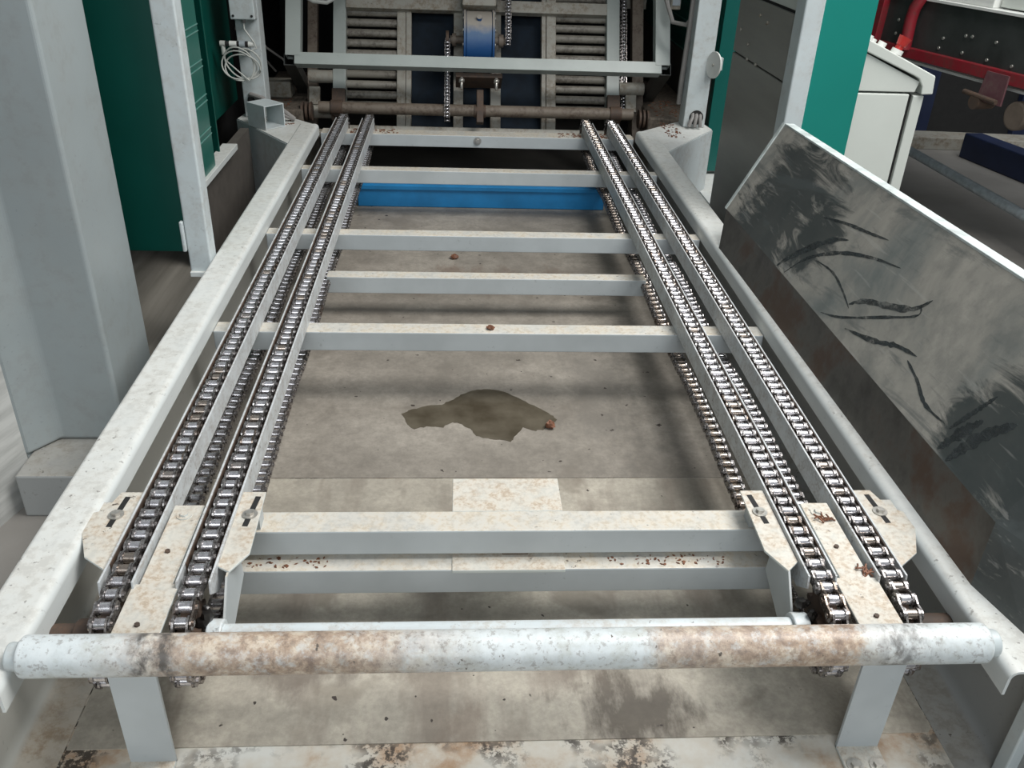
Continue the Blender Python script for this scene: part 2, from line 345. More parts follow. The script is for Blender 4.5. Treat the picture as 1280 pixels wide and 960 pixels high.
# base plate
MB().box((-.80, .45, .15), (1.01, 4.5, .2278)).build('base_plate', BASEG, conv, .002)
# cross beams
beams = [(4.623, 4.525), (3.953, 3.893), (3.136, 3.076), (2.345, 2.283), (1.458, 1.393)]
for i, (y1, y0) in enumerate(beams):
    hw = .80 if i < 4 else .782
    MB().box((CX - hw, y0, .394), (CX + hw, y1, .4545)).build('cross_beam', GREYP, conv, .003)
MB().box((-.46, 1.36, .319), (CX + .60, 1.412, .381)).build('lower_beam', GREYP, conv, .003, label='lower cross beam below the nearest one')
MB().box((-.455, 2.86, .318), (CX + .565, 2.916, .3795)).build('lower_beam', GREYP, conv, .003)
MB().box((-.008, 1.458, .449), (.223, 1.572, .4545)).build('mounting_plate', PLATEP, conv, .0015)
MB().box((-.008, 1.355, .376), (.223, 1.50, .384)).build('lower_mounting_plate', PLATEP, conv, .0015)
MB().box((.095, 1.40, .384), (.15, 1.45, .397)).cyl((.105, 1.425, .397), (.105, 1.425, .405), .010).cyl((.138, 1.425, .397), (.138, 1.425, .405), .010).build('clamp_block', SHAFT, conv, .002)
bolt((.10, 4.523, .43), .011, conv, .012, axis=(0, -1, 0)); 
# front tube and plates
ft = MB().cyl((-.683, 1.026, .508), (.893, 1.026, .508), .0335, n=48).build('front_tube', WORN, conv)
ft.modifiers.new('bevel', 'BEVEL').width = .006; ft.modifiers[0].limit_method = 'ANGLE'; ft.modifiers[0].segments = 3
for a, b in ((-.683, -.703), (.893, .912)): MB().cyl((a, 1.026, .508), (b, 1.026, .508), .023, n=32).build('tube_stub', POSTP, conv, .003)
for sg in (-1, 1):
    xc = CX + sg * .6345
    poly = [(xc - .040, 1.04, .492), (xc + .040, 1.04, .492), (xc + .040, 1.20, .492), (xc + .029, 1.20, .492), (xc + .029, 1.425, .492), (xc - .029, 1.425, .492), (xc - .029, 1.20, .492), (xc - .040, 1.20, .492)]
    sp_ = MB().prism(poly, (0, 0, .006)).build('support_plate', PLATEP, conv, .0015)
    bolt((xc - .002, 1.392, .498), .0085, sp_, .006, mat=PLATEP); bolt((xc - .004, 1.285, .498), .005, sp_, .004, mat=RUST, washer=False); bolt((xc - .002, 1.10, .498), .005, sp_, .004, mat=RUST, washer=False)
    MB().prism([(xc - .039, 1.036, .20 + .03), (xc + .039, 1.036, .23), (xc + .039, 1.036, .492), (xc - .039, 1.036, .492)], (0, .007, 0)).build('leg', GREYP, conv, .001)
    fo = MB().prism([(xc - .039, 1.043, .2285), (xc + .039, 1.043, .2285), (xc + .039, .955, .2285), (xc - .039, .955, .2285)], (0, 0, .007)).build('foot', PLATEP, conv, .0015)
    bolt((xc - .02, .995, .2355), .009, fo, .008); bolt((xc + .022, .995, .2355), .009, fo, .008)
    MB().box((xc - .022, 1.425, .4545), (xc + .022, 1.395, .492)).build('spacer', GREYP, conv)
# slotted tension brackets
def bracket(pts, slot, flange, nm='tension_bracket'):
    mb = MB(); z = .4975
    mb.prism([(x, y, z) for x, y in pts], (0, 0, .005)); o = mb.build(nm, PLATEP, conv, .001)
    (x0, y0), (x1, y1) = slot; d = Vector((x1 - x0, y1 - y0, 0)); L0 = d.length; d.normalize(); w = Vector((-d.y, d.x, 0)) * .0055
    pl = [Vector((x0, y0, z + .0052)) + w, Vector((x0, y0, z + .0052)) - w, Vector((x1, y1, z + .0052)) - w, Vector((x1, y1, z + .0052)) + w]
    MB().prism(pl, (0, 0, .0004)).build('slot', BLACK, o)
    bolt((x1 * .62 + x0 * .38, y1 * .62 + y0 * .38, z + .0055), .0085, o, .008)
    if flange:
        MB().prism([Vector(p) for p in flange], (.004, 0, 0)).build('bracket_flange', GREYP, o)
    return o
bracket([(-.672, 1.462), (-.686, 1.404), (-.705, 1.397), (-.712, 1.352), (-.676, 1.268), (-.628, 1.232), (-.628, 1.462)], ((-.654, 1.446), (-.661, 1.352)), None)
bracket([(-.431, 1.462), (-.386, 1.462), (-.381, 1.275), (-.408, 1.225), (-.431, 1.24)], ((-.398, 1.446), (-.406, 1.352)), [(-.412, 1.30, .50), (-.412, 1.215, .50), (-.412, 1.13, .40), (-.412, 1.20, .38), (-.412, 1.31, .42)])
bracket([(.595, 1.462), (.644, 1.462), (.644, 1.24), (.618, 1.214), (.590, 1.272)], ((.610, 1.446), (.619, 1.352)), [(.618, 1.30, .50), (.618, 1.215, .50), (.618, 1.13, .40), (.618, 1.20, .38), (.618, 1.31, .42)])
bracket([(.836, 1.462), (.876, 1.462), (.892, 1.404), (.918, 1.388), (.922, 1.345), (.886, 1.262), (.836, 1.222)], ((.862, 1.446), (.869, 1.352)), None)
for x0, x1 in ((-.72, -.64), (.85, .93)): MB().box((x0, 1.40, .4545), (x1, 1.435, .4975)).build('spacer', GREYP, conv)
for x in (-.402, .612): MB().box((x - .008, 1.40, .4545), (x + .012, 1.435, .4975)).build('spacer', GREYP, conv)
# idler shafts and sprockets
SPY, SPZ, SPR = 1.14, .4285, .0713
TUBEP = paint('tube_paint', (.60, .66, .68), (.50, .41, .31), .45, top=False, speck=.7, sc=14, rough=.4)
MB().cyl((-.405, SPY, SPZ), (.61, SPY, SPZ), .022, n=32).build('idler_shaft', TUBEP, conv)
for x0, x1 in ((-.432, -.405), (.61, .64)): MB().cyl((x0, SPY, SPZ), (x1, SPY, SPZ), .031, n=32).build('shaft_collar', TUBEP, conv, .003)
for x0, x1, r in ((-.70, -.625, .026), (.838, .915, .026), (-.655, -.625, .034)): MB().cyl((x0, SPY, SPZ), (x1, SPY, SPZ), r, n=28).build('shaft_end', RUST, conv, .003)
CHX = (CX - .700, CX - .567, CX + .567, CX + .700)
def sprocket(x, y, z):
    mb = MB(); n = 14; prof = []
    for i in range(n):
        for da, rr in ((-.5, .062), (-.3, .0625), (-.12, .0755), (.12, .0755), (.3, .0625)):
            a = 2 * PI * (i + .5 + da) / n; prof.append((x - .008, y + rr * math.cos(a), z + rr * math.sin(a)))
    mb.prism(prof, (.016, 0, 0)); mb.cyl((x - .022, y, z), (x + .022, y, z), .03, n=24); return mb.build('sprocket', RUST, conv)
PITCH = .03175; NS = 112; SPY2 = SPY + NS * PITCH
for x in CHX: sprocket(x, SPY, SPZ); sprocket(x, SPY2, SPZ)
# black grease lumps at the inner hubs
for sx in (-.434, .642):
    mb = MB()
    for k in range(9):
        p = Vector((sx + random.uniform(-.012, .012), SPY + random.uniform(-.005, .03), SPZ + random.uniform(.0, .045))); r = random.uniform(.006, .013)
        vs = []; fs = []
        for i in range(1, 5):
            for j in range(7):
                th = PI * i / 5; ph = 2 * PI * j / 7; q = r * random.uniform(.8, 1.25); vs.append(p + Vector((q * math.sin(th) * math.cos(ph), q * math.sin(th) * math.sin(ph), q * math.cos(th))))
        for i in range(3):
            for j in range(7): fs.append((i * 7 + j, i * 7 + (j + 1) % 7, (i + 1) * 7 + (j + 1) % 7, (i + 1) * 7 + j))
        fs += [tuple(range(6, -1, -1)), tuple(range(21, 28))]; mb.add(vs, fs, True)
    mb.build('grease_lump', GREASE, conv, kind='stuff')
# chain guides: channel with two side bars
for ci_, x in enumerate(CHX):
    hw_ = .0285 if ci_ < 2 else .0255
    g = MB().box((x - hw_, 1.26, .4549), (x + hw_, 4.60, .476)).build('chain_guide', RUST, conv)
    for s in (-1, 1):
        xa = x + s * hw_
        MB().prism([(xa - .002, 1.225, .4549), (xa - .002, 4.62, .4549), (xa - .002, 4.62, .511), (xa - .002, 1.19, .511), (xa - .002, 1.185, .485)], (.004, 0, 0)).build('guide_bar', GUIDEP, g, .0008)
        xb = x + s * (hw_ - .003)
        MB().box((xb - .0008, 1.24, .476), (xb + .0008, 4.60, .5085)).build('gap_strip', RUST, g)  # dark brown strip added for the greasy dark gap beside the chain
# gussets with hole at the far end
for sg in (-1, 1):
    X = lambda x: mirror(sg, x - CX) if sg > 0 else x
    def Q(x, y, z): return ((x, y, z) if sg < 0 else (2 * CX - x, y, z))
    tp = [Q(-1.114, 4.59, .494), (Q(-1.08, 4.85, .494)), Q(-.70, 4.49, .494), Q(-.74, 4.14, .494), Q(-.79, 4.14, .494)]
    g = MB().prism(tp, (0, 0, .006)).build('corner_gusset', RAILP, conv, .001)
    wp = [Q(-1.114, 4.59, .494), Q(-1.114, 4.59, .17), Q(-1.06, 4.51, .14), Q(-.79, 4.14, .14), Q(-.79, 4.14, .494)]
    MB().prism([Vector(p) for p in wp], Vector((.006 * -sg * -1, .003, 0))).build('gusset_web', POSTP, g)
    n_ = Vector(Q(-.9, .42, 0)) - Vector(Q(0, 0, 0)); n_.normalize()
    d_ = (Vector(wp[4]) - Vector(wp[0])).normalized(); pc = Vector(wp[0]) + (Vector(wp[4]) - Vector(wp[0])) * .80; pc.z = .412
    nn = Vector((d_.y, -d_.x, 0)); nn = nn if nn.y < 0 else -nn
    MB().cyl(pc - nn * .002, pc + nn * .001, .034, n=28).build('gusset_hole', BLACK, g)
MB().box((-.74, 4.64, .40), (.93, 4.70, .43)).build('end_bar', FARP, conv, .002)

# ------------------------------------------------------------------ roller chains
def link_outline(r, w, n=8):
    pts = []
    for i in range(n + 1): a = -PI / 2 + PI * i / n; pts.append((PITCH + r * math.cos(a), r * math.sin(a)))
    pts.append((PITCH / 2, w))
    for i in range(n + 1): a = PI / 2 + PI * i / n; pts.append((r * math.cos(a), r * math.sin(a)))
    pts.append((PITCH / 2, -w)); return pts
def chain_parts():
    inn = MB()
    for s in (-1, 1):
        x = s * .0121 - .0020; inn.prism([(x, a, b) for a, b in link_outline(.0131, .0100)], (.0040, 0, 0))
    out = MB()
    for s in (-1, 1):
        x = s * .0163 - .0017; out.prism([(x, a, b) for a, b in link_outline(.0124, .0090)], (.0034, 0, 0))
    for y in (0, PITCH): out.cyl((-.0208, y, 0), (.0208, y, 0), .0056, n=10)
    rol = MB().cyl((-.0099, 0, 0), (.0099, 0, 0), .0100, n=20)
    return inn, out, rol
def mesh_of(mb, name, mat):
    me = bpy.data.meshes.new(name); me.from_pydata([tuple(v) for v in mb.v], [], mb.f); me.polygons.foreach_set('use_smooth', mb.sm); me.update(); bm_fix(me); me.materials.append(mat); return me
INN, OUT, ROL = chain_parts()
M_IN = mesh_of(INN, 'inner_link', LINKM); M_OUT = mesh_of(OUT, 'outer_link', LINKM); M_ROL = mesh_of(ROL, 'roller', ROLLM)
# loop of pitch points (y, z)
loop = [(SPY + i * PITCH, SPZ + SPR) for i in range(NS + 1)]
for i in range(1, 7): a = PI / 2 - i * 2 * PI / 14; loop.append((SPY2 + SPR * math.cos(a), SPZ + SPR * math.sin(a)))
loop += [(SPY2 - i * PITCH, SPZ - SPR) for i in range(NS + 1)]
for i in range(1, 7): a = -PI / 2 - i * 2 * PI / 14; loop.append((SPY + SPR * math.cos(a), SPZ + SPR * math.sin(a)))
NL = len(loop)
ch_lab = ['leftmost greasy roller chain lying on its guide, next to the left side rail',
          'second roller chain from the left, right of the left cream support plate',
          'third roller chain from the left, shiny rollers, left of the right cream support plate',
          'rightmost shiny roller chain, nearest the steel tray']
def sag(i):  # return strand hangs a little
    y, z = loop[i]
    if z < SPZ - SPR + 1e-4 and SPY < y < SPY2: return y, z - .013 * math.sin(PI * (y - SPY) / (SPY2 - SPY) * 4) ** 2
    return y, z
for ci, x in enumerate(CHX):
    root = thing('roller_chain', ch_lab[ci], 'chain', (x, SPY, SPZ), group='roller chains of the conveyor')
    rolls, inns, outs = [], [], []
    for i in range(NL):
        y, z = sag(i); y2, z2 = sag((i + 1) % NL); ang = math.atan2(z2 - z, y2 - y)
        top = z > SPZ - .03 and y < SPY2 + .0; near = math.hypot(y, 1.6 - z)
        key = near if z > SPZ - .05 else near * 1.0 + 3.0
        wob = random.uniform(-.0008, .0008)
        rolls.append((key, x + wob, y, z, random.uniform(0, 6))); (outs if i % 2 else inns).append((key, x + wob, y, z, ang))
    for nm, lst, me, mb, mat in (('roller', rolls, M_ROL, ROL, ROLLM), ('inner_link', inns, M_IN, INN, LINKM), ('outer_link', outs, M_OUT, OUT, LINKM)):
        lst.sort()
        for k, px, y, z, a in lst[:100]:
            o = bpy.data.objects.new(nm, me); COL.objects.link(o); o.parent = root; o.location = (px - x, y - SPY, z - SPZ); o.rotation_euler = (a, 0, 0)
        rest = MB()
        for k, px, y, z, a in lst[100:]:
            ca, sa = math.cos(a), math.sin(a); base = len(rest.v)
            rest.v += [(px + v[0], y + v[1] * ca - v[2] * sa, z + v[1] * sa + v[2] * ca) for v in mb.v]
            rest.f += [tuple(j + base for j in f) for f in mb.f]; rest.sm += mb.sm
        rest.build(nm, mat, root, kind='stuff')

# ------------------------------------------------------------------ steel floor sheets inside the frame
tag(MB().prism([(-.69, 1.068, .228), (.893, 1.068, .228), (.903, 1.078, .228), (.908, 1.88, .228), (-.693, 1.88, .228)], (0, 0, .0022)).build('floor_sheet', SHEETN), 'pale beige stained steel sheet at the near end between the two legs', 'metal sheet')
tag(MB().box((-.693, 1.884, .228), (.908, 4.45, .2298)).build('floor_sheet', SHEETF), 'grey-brown far steel sheet under the cross beams, carrying the puddle', 'metal sheet')
pud = [(-.16, 2.199), (-.142, 2.219), (-.091, 2.245), (-.045, 2.254), (-.019, 2.277), (.013, 2.311), (.056, 2.342), (.083, 2.346), (.142, 2.334), (.198, 2.282), (.243, 2.239), (.281, 2.197), (.294, 2.172), (.276, 2.134), (.246, 2.116), (.223, 2.11), (.194, 2.129), (.172, 2.097), (.158, 2.061), (.15, 2.056), (.096, 2.068), (.057, 2.083), (.038, 2.12), (.008, 2.15), (-.013, 2.156), (-.038, 2.129), (-.083, 2.133), (-.122, 2.119), (-.143, 2.142)]
pp = []
for i, (a, b) in enumerate(pud):
    c, d = pud[(i + 1) % len(pud)]
    for k in range(4):
        t = k / 4; pp.append((a + (c - a) * t + random.uniform(-.003, .003), b + (d - b) * t + random.uniform(-.003, .003), .2298))
tag(MB().prism(pp, (0, 0, .0006)).build('puddle', WATER), 'dark irregular wet oily puddle on the floor sheet', 'puddle')
def clump(x, y, z, r, label, flat=.7):
    mb = MB(); vs = []; fs = []; n, k = 7, 11
    for i in range(1, n):
        for j in range(k):
            th = PI * i / n; ph = 2 * PI * j / k; q = r * random.uniform(.72, 1.2); vs.append((x + q * math.sin(th) * math.cos(ph), y + q * math.sin(th) * math.sin(ph), z + r * flat + q * flat * math.cos(th)))
    for i in range(n - 2):
        for j in range(k): fs.append((i * k + j, i * k + (j + 1) % k, (i + 1) * k + (j + 1) % k, (i + 1) * k + j))
    fs += [tuple(range(k - 1, -1, -1)), tuple(range((n - 2) * k, (n - 1) * k))]
    mb.add(vs, fs); tag(mb.build('scrap_clump', LEAF), label, 'debris')
clump(.270, 2.125, .2304, .0145, 'small reddish brown clump at the right tip of the puddle', .8)
clump(-.012, 3.418, .2298, .018, 'small dark brown clump on the far sheet between two far cross beams', .5)
clump(.098, 2.31, .4545, .012, 'tiny brown clump on the middle of the second nearest cross beam', .5)
# reddish scraps caught on the right plate
for k, (x, y, lab) in enumerate([(.742, 1.375, 'small reddish scrap lying by the bolt of the right support plate'), (.763, 1.215, 'small orange brown scrap beside the notch of the right support plate')]):
    mb = MB()
    for q in range(9):
        a = random.uniform(0, PI); d = Vector((math.cos(a), math.sin(a), random.uniform(-.1, .3))) * random.uniform(.006, .013); p = Vector((x + random.uniform(-.012, .012), y + random.uniform(-.014, .014), .4995 + random.uniform(0, .004)))
        mb.tube([p - d, p + Vector((0, 0, .002)), p + d], .0018, 5)
    tag(mb.build('leaf_scrap', LEAF), lab, 'debris')
# blue beam below the far end
bb_ = thing('blue_beam', 'bright blue painted steel beam lying across under the far end of the frame', 'beam', (CX, 4.2, .23))
MB().box((-.47, 4.06, .2302), (.70, 4.16, .335)).build('beam_body', BLUEP, bb_, .004)
MB().box((-.47, 4.052, .315), (.70, 4.0605, .335)).build('top_flange', BLUEP, bb_, .002)

# ------------------------------------------------------------------ left side
colm = thing('steel_column', 'wide dull grey folded steel column at the left edge, standing behind the near rail', 'column', (-1.08, 2.3, .14))
MB().prism([(-.963, 2.2, .14), (-.963, 2.505, .14), (-1.33, 2.505, .14), (-1.33, 2.10, .14), (-1.205, 2.12, .14), (-1.146, 2.2, .14)], (0, 0, 2.3)).build('column_body', COLP, colm, .012, 4)
MB().box((-1.205, 2.02, 0), (-.90, 2.53, .139)).build('column_foot', WALLP, colm, .006)
d = Vector((.2803, .9599, 0)); p1 = Vector((-1.212, 2.12, 0)); p0 = p1 - d * 2.2; nrm = Vector((-d.y, d.x, 0))
pan = thing('grained_panel', 'pale grey upright panel with long grain lines at the far left edge', 'panel', p1)
MB().prism([p0, p1, p1 + Vector((0, 0, .8)), p0 + Vector((0, 0, .8))], nrm * .02).build('panel_board', PANELW, pan)
MB().prism([p1 + d * .002, p1 + d * .03, p1 + d * .03 + Vector((0, 0, .85)), p1 + d * .002 + Vector((0, 0, .85))], nrm * .03).build('edge_strip', COLP, pan)
wp_ = thing('white_post', 'pale grey-white square post standing beside the left rail, left of the green ribbed wall', 'post', (-.825, 2.73, .45))
MB().box((-.862, 2.70, .452), (-.792, 2.77, 2.3)).build('post_body', POSTP, wp_, .006, 3)
MB().box((-.862, 2.69, .445), (-.775, 2.78, .462)).build('foot_plate', RAILP, wp_, .002)
MB().box((-.874, 2.69, .53), (-.8625, 2.71, .63)).build('latch', POSTP, wp_, .004)
gp = MB().box((-1.30, 2.76, .505), (-.862, 2.785, 2.3)).build('green_sheet', DGREEN, None, .002); tag(gp, 'plain dark green upright sheet between the left column and the white post', 'panel')
tag(MB().box((-1.6, 2.55, .0), (-.84, 4.05, .17)).build('streaked_plate', STREAK), 'brown-grey streaked steel base plate outside the left rail under the green sheet', 'plate')
gw = thing('ribbed_green_wall', 'green machine side wall with pairs of pale rib lines, left behind the white post', 'machine wall', (-1.0, 3.6, .17))
MB().box((-1.03, 2.80, .53), (-1.0, 3.66, 2.3)).build('ribbed_panel', plain('ribbed_green', (.012, .12, .095), .3, 0, .08, 3), gw)  # green lightened for the reflection lying on this panel
MB().box((-1.24, 3.66, .505), (-1.20, 5.0, 2.3)).build('recessed_panel', DGREEN, gw)  # darker green puts the shade of the recess into the colour
MB().prism([(-1.20, 3.95, .505), (-1.03, 3.86, .505), (-1.03, 3.875, .505), (-1.20, 3.97, .505)], (0, 0, 1.8)).build('rib', DGREEN, gw, .004)
MB().box((-1.05, 2.80, .505), (-.985, 4.0, .53)).build('sill', RAILP, gw, .002)
for z in (1.21, 1.075, .945, .815, .685):
    for dz in (0, -.024):
        MB().box((-1.0, 3.05, z + dz), (-.997, 3.66, z + dz + .004)).build('rib_line', plain('pale_green', (.12, .27, .24), .4) if 'pale_green' not in MATS else MATS['pale_green'], gw)
MB().box((-1.06, 3.42, .175), (-1.02, 4.4, .500)).build('lower_panel', plain('dark_brown_panel', (.09, .08, .07), .6), gw)
def far_post(sg, label):
    Q = lambda x: x if sg < 0 else 2 * CX - x
    t = thing('machine_post', label, 'post', (Q(-1.02), 4.67, .5))
    xs = sorted((Q(-1.08), Q(-.966)))
    MB().box((xs[0], 4.62, .501), (xs[1], 4.73, 2.3)).build('post_body', POSTP, t, .005)
    xc = Q(-1.03)
    zc = .585 if sg < 0 else .552
    MB().cyl((xc, 4.622, zc), (xc, 4.617, zc), .037 if sg > 0 else .03, n=28).build('cable_hole', BLACK, t)
    return t
PL = far_post(-1, 'grey square post on the left far corner carrying the junction box')
PR = far_post(1, 'grey square post on the right far corner carrying the white disc')
# cables out of the posts
for k in range(3):
    tag(MB().tube([(1.224 + k * .020, 4.63, .575 - k * .004), (1.218 + k * .020, 4.60, .555), (1.206 + k * .026, 4.588, .535), (1.20 + k * .03, 4.585, .512)], .0095, 8).build('post_cable', RUBBER), 'grey cable coming out of the round hole in the right far post, %s' % ('left of three', 'middle of three', 'right of three')[k], 'cable', 'cables at the right far post')
for k in range(2):
    tag(MB().tube([(-1.05 + k * .025, 4.635, .605), (-1.03 + k * .025, 4.57, .625 - k * .02), (-.97, 4.54, .615 - k * .025), (-.88, 4.55, .56 - k * .025), (-.82, 4.55, .512)], .011, 8).build('post_cable', RUBBER), 'grey cable bending over the left far gusset behind the square stub, %s one' % ('upper', 'lower')[k], 'cable', 'cables at the left far post')
# junction box
jb = thing('junction_box', 'pale grey junction box mounted high on the left far post', 'box', (-1.025, 4.59, .97))
MB().box((-1.085, 4.555, .972), (-.968, 4.619, 1.20)).build('box_body', POSTP, jb, .006, 3)
for x in (-1.07, -.983): MB().cyl((x, 4.556, .989), (x, 4.552, .989), .006, n=12).build('screw', BLACK, jb)
MB().cyl((-1.03, 4.585, .972), (-1.03, 4.585, .955), .010, n=12).build('cable_gland', RUBBER, jb)
# sensor with coiled cable
sn = thing('sensor', 'small black and white banded sensor fixed across the left far post', 'sensor', (-1.06, 4.57, .84))
for a, b, mt_, r in ((-1.15, -1.125, CABLEW, .014), (-1.125, -1.105, BLACK, .013), (-1.105, -1.07, WHITEPL, .014), (-1.07, -1.057, BLACK, .013), (-1.057, -1.03, GALV, .017), (-1.03, -1.015, BLACK, .014), (-1.015, -.99, WHITEPL, .014)):
    MB().cyl((a, 4.57, .86), (b, 4.57, .86), r, n=16).build('sensor_body' if mt_ is not BLACK else 'sensor_ring', mt_, sn)
MB().cyl((-1.138, 4.57, .86), (-1.138, 4.57, .81), .011, n=12).build('plug', CABLEW, sn)
MB().box((-1.06, 4.565, .83), (-1.01, 4.619, .844)).build('holder', GALV, sn)
pts = [(-1.03, 4.585, .955), (-1.025, 4.56, .93), (-.985, 4.56, .87), (-.975, 4.555, .845), (-1.0, 4.55, .835)]
for k in range(90):
    a = PI * .5 - k * 2 * PI / 26; rr = .072 + .012 * math.sin(k * .35) ; pts.append((-1.055 + .006 * math.sin(k * .21) + rr * 1.1 * math.cos(a), 4.55 - .0006 * (k % 30) - .010 * math.sin(k * .5), .765 + .010 * math.cos(k * .17) + rr * .95 * math.sin(a)))
pts += [(-1.11, 4.55, .77), (-1.135, 4.56, .79), (-1.138, 4.57, .812)]
tag(MB().tube(pts, .0038, 6).build('coiled_cable', CABLEW), 'thin pale cable wound in loops hanging below the sensor', 'cable')
# square stub on the left gusset
ax = Vector((-.743, .669, 0)).normalized(); st0 = Vector((-.889, 4.40, .558))
sb = MB().squaretube(st0, st0 + ax * .135, .117, .113, (0, 0, 1), .005).build('tube_stub', POSTP); tag(sb, 'short open square tube lying on the left far gusset', 'tube')

# side beams beyond the gussets
for sg in (-1, 1):
    Q = lambda x: x if sg < 0 else 2 * CX - x
    b = thing('machine_side_beam', ('left' if sg < 0 else 'right') + ' dusty floor beam of the far machine littered with scraps, behind the gusset', 'beam', (Q(-.95), 5.2, 0), group='side beams of the far machine')
    MB().prism([(Q(-1.12), 4.86, .33), (Q(-.83), 4.86, .33), (Q(-.90), 5.9, .33), (Q(-1.14), 5.9, .33)], (0, 0, .16)).build('beam_body', plain('scrap_dust', (.11, .09, .07), .8, 0, .5, 60) if 'scrap_dust' not in MATS else MATS['scrap_dust'], b, .01)
    MB().box((min(Q(-1.12), Q(-.9)), 5.0, 0), (max(Q(-1.12), Q(-.9)), 5.8, .33)).build('beam_leg', FARP, b)
tb = MB().box((-1.10, 5.12, .4905), (-.93, 5.24, .58)).build('terminal_block', FARP, None, .01); tag(tb, 'small grey box lying on the left floor beam of the far machine', 'box')

# ------------------------------------------------------------------ tilted roller frame (far machine)
TO = Vector((CX, 5.0, .42)); ROTX = (-PI / 6, 0, 0)
tilt = thing('tilting_roller_frame', 'dusty grey leaning frame with rows of horizontal rollers at the far end', 'machine frame', TO, ROTX)
def tb_(x0, x1, s0, s1, o0, o1, name, mat, parent, bev=.003):   # local box: off = -y
    return MB().box((x0, -max(o0, o1), s0), (x1, -min(o0, o1), s1)).build(name, mat, parent, bev)
tb_(-.797, -.727, .02, 1.5, -.06, .02, 'main_post', LOOPP, tilt); tb_(.727, .80, .02, 1.5, -.06, .02, 'main_post', LOOPP, tilt)
for x0, x1 in ((-.448, -.40), (-.398, -.368), (.361, .385), (.388, .442)): tb_(x0, x1, -.08, 1.4, -.07, -.005, 'inner_post', FARP, tilt)
for x0, x1 in ((-.133, -.078), (.074, .132)): tb_(x0, x1, -.08, 1.4, -.07, -.005, 'centre_post', FARP, tilt)
tb_(-.727, .727, .60, .665, -.02, .03, 'cross_rail', FARP, tilt); tb_(-.727, .727, -.12, -.045, -.05, .02, 'bottom_rail', FARP, tilt)
for x0, x1 in ((-.96, -.905), (.90, .965)): tb_(x0, x1, -.05, 1.5, -.18, -.12, 'rear_post', SHAFT, tilt)
rollm = paint('dusty_roller', (.25, .235, .20), (.13, .11, .09), .9, top=False, speck=.5, sc=9, rough=.5)
for k in range(15):
    s = .085 + .0575 * k
    for x0, x1 in ((-.727, -.448), (.442, .727)):
        MB().cyl((x0, .04, s), (x1, .04, s), .0215, n=20).build('frame_roller', rollm, tilt)
for x0, x1 in ((-.398, -.133), (-.078, .074), (.132, .388)): tb_(x0, x1, -.1, 1.4, -.10, -.09, 'belt_panel', NAVYCL, tilt)
for x0, x1, s, r in ((-.93, -.797, .225, .035), (.80, .94, .20, .035), (-.93, -.797, .03, .035)):
    MB().cyl((x0, 0, s), (x1, 0, s), r, n=20).build('stub_roller', FARP, tilt)
for x in (-.90, .87): tb_(x - .03, x + .03, .07, .17, -.03, .0, 'bearing_block', FARP, tilt)
# mast loop in front
OFF = .25
for x in (-.967, .985):
    MB().squaretube((x, -OFF, .235), (x, -OFF, 1.4), .078, .066, (0, 1, 0)).build('loop_upright', LOOPP, tilt)
    MB().squaretube((x - (.02 if x < 0 else -.02), -OFF - .005, .222), (x - (.02 if x < 0 else -.02), .33, .222), .062, .062, (0, 0, 1), .004).build('loop_strut', DSTEEL, tilt)  # struts coloured dark for the shadow they lie in
MB().squaretube((-.96, -OFF, .222), (.98, -OFF, .222), .062, .062, (0, 0, 1)).build('loop_bar', LOOPP, tilt, .002)
for x in (-.947, .965): MB().box((x - .025, OFF - .20, .197), (x + .025, OFF - .19, .247)).build('dark_bore', BLACK, tilt) if False else MB().box((x - .0255, -OFF + .006, .1965), (x + .0255, -OFF + .010, .2475)).build('dark_bore', BLACK, tilt)  # black plug stands in for the dark inside of each open strut
# rusty cross shaft with bearings
csh = thing('cross_shaft', 'brown dusty shaft across the bottom of the leaning frame', 'shaft', TO, ROTX)
MB().cyl((-.86, -.10, .024), (.86, -.10, .024), .031, n=24).build('shaft_tube', SHAFT, csh)
for x in (-.762, .762): MB().box((x - .036, -.055, -.03), (x + .036, -.021, .145)).cyl((x - .032, -.10, .024), (x + .032, -.10, .024), .04).box((x - .02, -.10, -.02), (x + .02, -.03, .05)).build('bearing_bracket', RUST, csh, .003)
MB().box((-.006, -.135, -.05), (.032, -.09, .13)).cyl((-.02, -.10, .022), (.045, -.10, .022), .035).build('bearing_bracket', RUST, csh, .004)
for x in (-.92, .92):
    mb = MB()
    for q in range(3): mb.cyl((x - .03 + q * .022, -.10, -.0), (x - .018 + q * .022, -.10, 0), .05, n=18)
    mb.build('shaft_sprocket', RUST, csh)
# gear unit
gear = thing('gear_unit', 'blue worm gear casting with dusty top bolted behind the loop bar', 'gearbox', TO, ROTX)
MB().cyl((-.065, -.10, .41), (.075, -.10, .41), .148, n=48).build('gear_casing', GEAR, gear, .006)
for x0, x1 in ((-.078, -.066), (.076, .088)):
    mb = MB().cyl((x0, -.10, .41), (x1, -.10, .41), .155, n=40); fl = mb.build('side_flange', GEAR, gear, .002)
    for k in range(12):
        a = 2 * PI * k / 12; xo = x0 if x0 < 0 else x1; dx = -.006 if x0 < 0 else .006
        MB().cyl((xo, -.10 - .14 * math.cos(a), .41 + .14 * math.sin(a)), (xo + dx, -.10 - .14 * math.cos(a), .41 + .14 * math.sin(a)), .009, n=6).build('flange_bolt', BOLT, fl)
MB().box((-.085, -.20, .56), (.095, .0, .60)).build('motor_flange', FARP, gear, .004)
MB().cyl((.005, -.10, .60), (.005, -.10, .90), .10, n=32).build('motor', FARP, gear)
MB().cyl((.005, -.235, .47), (.005, -.252, .476), .014, n=16).build('oil_plug', GEAR, gear)
